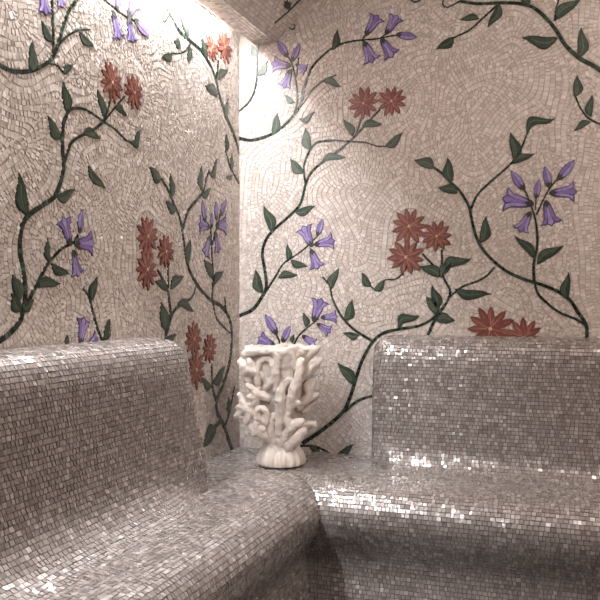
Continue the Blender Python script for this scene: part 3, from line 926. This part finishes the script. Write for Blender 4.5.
# coral branches, each a lump of fingers grown on the cup: list of tubes [(x, y, depth, radius)...] and knobs (x, y, depth, radius)
BR_ = [
 ([[(279, 447, -11, 8), (280, 425, -18, 6.5), (281, 405, -26, 5.6), (281, 390, -29, 5.4), (281.5, 383, -29, 4.5), (282, 378, -28, 1.5)]], []),                       # tall front finger
 ([[(283, 449, -9, 8), (290, 441, -17, 6.5), (298, 433, -22, 6), (304.5, 426, -24, 5)]], []),
 ([[(281, 441, -12, 8), (286, 432, -19, 6), (291, 424, -24, 5.2), (296, 419, -26, 4.6), (302.5, 416.5, -27, 3.8)], [(291, 424, -24, 5), (288, 416, -25, 4.5), (288, 408, -25, 4)]], []),
 ([[(287, 416, -20, 5), (289, 402, -25, 5), (294, 399, -27, 4.5), (299.5, 397.5, -28, 4)], [(289, 402, -25, 5), (293, 391, -29, 5.2), (296, 382, -31, 5.2), (300, 372, -32, 5), (301.5, 359, -32, 5)]], [(302, 357, -32, 5.2)]),
 ([[(296, 384, -27, 5), (292, 375, -29, 3.5), (286, 379, -29, 3), (283, 386, -28, 3)]], []),
 # right fans and knobs
 ([[(299, 376, -22, 5), (308, 368, -22, 5.5), (316, 361, -20, 4.5), (322, 356, -18, 2.6)], [(306, 370, -23, 4), (312, 359, -22, 3.5), (318, 355.5, -20, 2.2)], [(308, 372, -22, 4), (316, 366, -20, 3), (321, 358, -18, 2.2)]], []),
 ([[(303, 362, -20, 5), (309, 352, -21, 4.5), (316, 346, -19, 4), (321, 344, -17, 2.4)], [(304, 356, -22, 4), (307, 347, -22, 3.4), (312, 344, -20, 3)], [(309, 356, -20, 3), (316, 350, -18, 2.5), (321, 345, -17, 1.8)]], [(300, 347, -30, 3.6), (297, 352, -31, 3.4), (303, 349, -29, 3)]),
 ([[(300, 404, -14, 5), (308, 395, -17, 4.5), (312, 386, -17, 4), (316, 380, -16, 3)], [(308, 396, -16, 4), (315, 393, -15, 3.4), (320, 391, -14, 2.6)], [(309, 388, -18, 3.2), (307, 380, -20, 3), (312, 377, -18, 2.6)]], []),
 ([[(298, 430, -6, 5), (306, 424, -10, 4), (312, 421, -12, 3.6), (317, 421.5, -12, 3.2)]], []),
 ([[(305, 408, -8, 4.5), (312, 402, -8, 3.6), (317, 400, -8, 2.6)]], []),
 # left fingers and spiky clusters
 ([[(262, 372, -22, 5), (252, 366, -25, 5.5), (245, 363, -24, 5.5), (239, 357.5, -22, 3.4)], [(252, 366, -26, 5), (250, 359, -27, 4), (249, 356.5, -27, 3.6)], [(247, 365, -25, 5), (243, 371, -23, 4), (247, 376, -22, 3.6)]], [(255, 360, -25, 2.6), (241, 363, -24, 4)]),
 ([[(268, 393, -22, 5), (258, 390, -25, 4.6), (251, 384, -26, 3.6), (246.5, 380.5, -26, 2.6)], [(262, 392, -24, 4), (254, 392.5, -26, 3.4), (248, 392, -26, 2.8)]], []),
 ([[(262, 412, -18, 6), (251, 407, -21, 6), (243, 403, -20, 5.5), (236, 404, -18, 3.2)], [(245, 402, -20, 5), (240, 396, -20, 3.8), (238, 391.5, -19, 2.8)], [(244, 404, -20, 5), (238, 409, -18, 3.6), (234.5, 413, -17, 2.6)], [(248, 406, -21, 5), (247, 414, -21, 4), (245, 418, -20, 3)], [(250, 404, -22, 4), (254, 397, -25, 3.4), (256, 394, -26, 2.8)]], [(242, 399, -23, 3), (249, 400, -24, 3), (240, 414, -18, 3)]),
 ([[(266, 420, -18, 5), (258, 414, -23, 4), (257, 406, -26, 3.4), (262, 403, -27, 3.2), (267, 408, -26, 3.4), (266, 417, -23, 4)]], [(258, 404, -26, 3)]),
 ([[(270, 436, -12, 6), (262, 430, -18, 5.5), (255, 427, -20, 5), (250, 424, -20, 3.6)], [(260, 430, -18, 5), (256, 421, -22, 4), (258, 418, -23, 3.2)]], [(253, 430, -20, 4), (262, 424, -22, 4)]),
 ([[(274, 440, -12, 6), (271, 428, -18, 5), (272, 418, -21, 4), (274, 411, -23, 3.2)]], []),
 # arching webs round the hollows under the rim
 ([[(258, 384, -23, 3.6), (257, 370, -26, 3.6), (260, 358, -28, 3.6), (268, 354, -30, 3.6), (274, 361, -31, 3.6), (273, 374, -30, 3.6), (267, 382, -28, 3.6)]], []),
 ([[(276, 384, -29, 3.6), (277, 366, -32, 4), (280, 353, -33, 4), (287, 347, -34, 4), (294, 352, -33, 3.6), (296, 364, -31, 3.4)], [(280, 353, -33, 4.5), (276, 347, -33, 4), (268, 346, -33, 3.6)]], [(285, 346, -34, 4), (291, 346, -33, 3.4)]),
 ([[(244, 350, -21, 4), (251, 347.5, -27, 4), (259, 347, -31, 4), (268, 346.5, -33, 4)]], []),
 # the far side, plain fingers
 ([[(268, 430, 14, 6), (262, 405, 22, 5.5), (254, 385, 28, 5), (252, 366, 30, 4)]], []),
 ([[(292, 430, 14, 6), (300, 405, 22, 5.5), (306, 385, 26, 5), (309, 366, 28, 4)]], []),
 ([[(280, 440, 12, 7), (281, 410, 24, 5.5), (279, 385, 30, 5), (282, 362, 33, 4)]], []),
]
for tubes, knobs in BR_:
    mb = MB()
    for t in tubes:
        tube(mb, [q(x, y, dp) for x, y, dp, r in t], [r * K for *_, r in t])
    for x, y, dp, r in knobs: ball(mb, q(x, y, dp), r * K)
    remesh(mb.build('coral_branch', [M['ceramic']], vase, smooth=True), .0032, 2)

# ------------------------------------------------------------------ lamps
def led(name, x, label):
    r = tag(empty(name, (x, -1.83, LED_Z)), label, 'light')
    mb = MB(); mb.box(-.02, .02, -1.68, 1.68, .008, .02); mb.box(-.02, -.017, -1.68, 1.68, -.006, .008); mb.box(.017, .02, -1.68, 1.68, -.006, .008)
    mb.build('channel', [M['aluminium']], r)
    mb = MB(); mb.box(-.0165, .0165, -1.67, 1.67, 0, .008)
    mb.build('diffuser', [glow('white LED' if x < 1 else 'warm LED', (.98, .99, 1.0) if x < 1 else (1, .86, .78), LED_S if x < 1 else LED2_S)], r)
LED_S, LED2_S = 61.0, 15.0
LED_Z = SOFFIT_Z + .045
led('strip_light', .030, 'slim white LED strip glowing in the slot above the left flowered wall')
led('strip_light', ROOM_X - .030, 'slim white LED strip in the cornice slot of the opposite wall')

def area(name, loc, target, size, power, col):
    L = bpy.data.lights.new(name, 'AREA'); L.shape = 'DISK'; L.size = size; L.energy = power; L.color = col
    o = bpy.data.objects.new(name, L); COL.objects.link(o); o.location = loc
    d = Vector(target) - Vector(loc); o.rotation_euler = d.to_track_quat('-Z', 'Y').to_euler()
    return o
area('fill_light', (1.72, -1.2, 2.2), (.9, -.6, .5), .9, 11, (1, .87, .77))  # unseen warm fill without a fixture, added to brighten walls and bench

W = bpy.data.worlds.new('room air'); SC.world = W; W.use_nodes = True
W.node_tree.nodes['Background'].inputs[0].default_value = (.9, .82, .78, 1); W.node_tree.nodes['Background'].inputs[1].default_value = .05

cd = bpy.data.cameras.new('camera'); cam = bpy.data.objects.new('camera', cd); COL.objects.link(cam)
cam.location = CAM; cam.rotation_euler = (math.pi / 2, 0, math.radians(YAW))
cd.sensor_width = 36; cd.lens = 36 * 800 / 600; cd.shift_y = -2 / 600; cd.clip_start = .02
SC.camera = cam
SC.view_settings.view_transform = 'Standard'; SC.view_settings.look = 'None'
SC.view_settings.gamma = 1; SC.view_settings.use_curve_mapping = False
SC.view_settings.exposure = 1.53
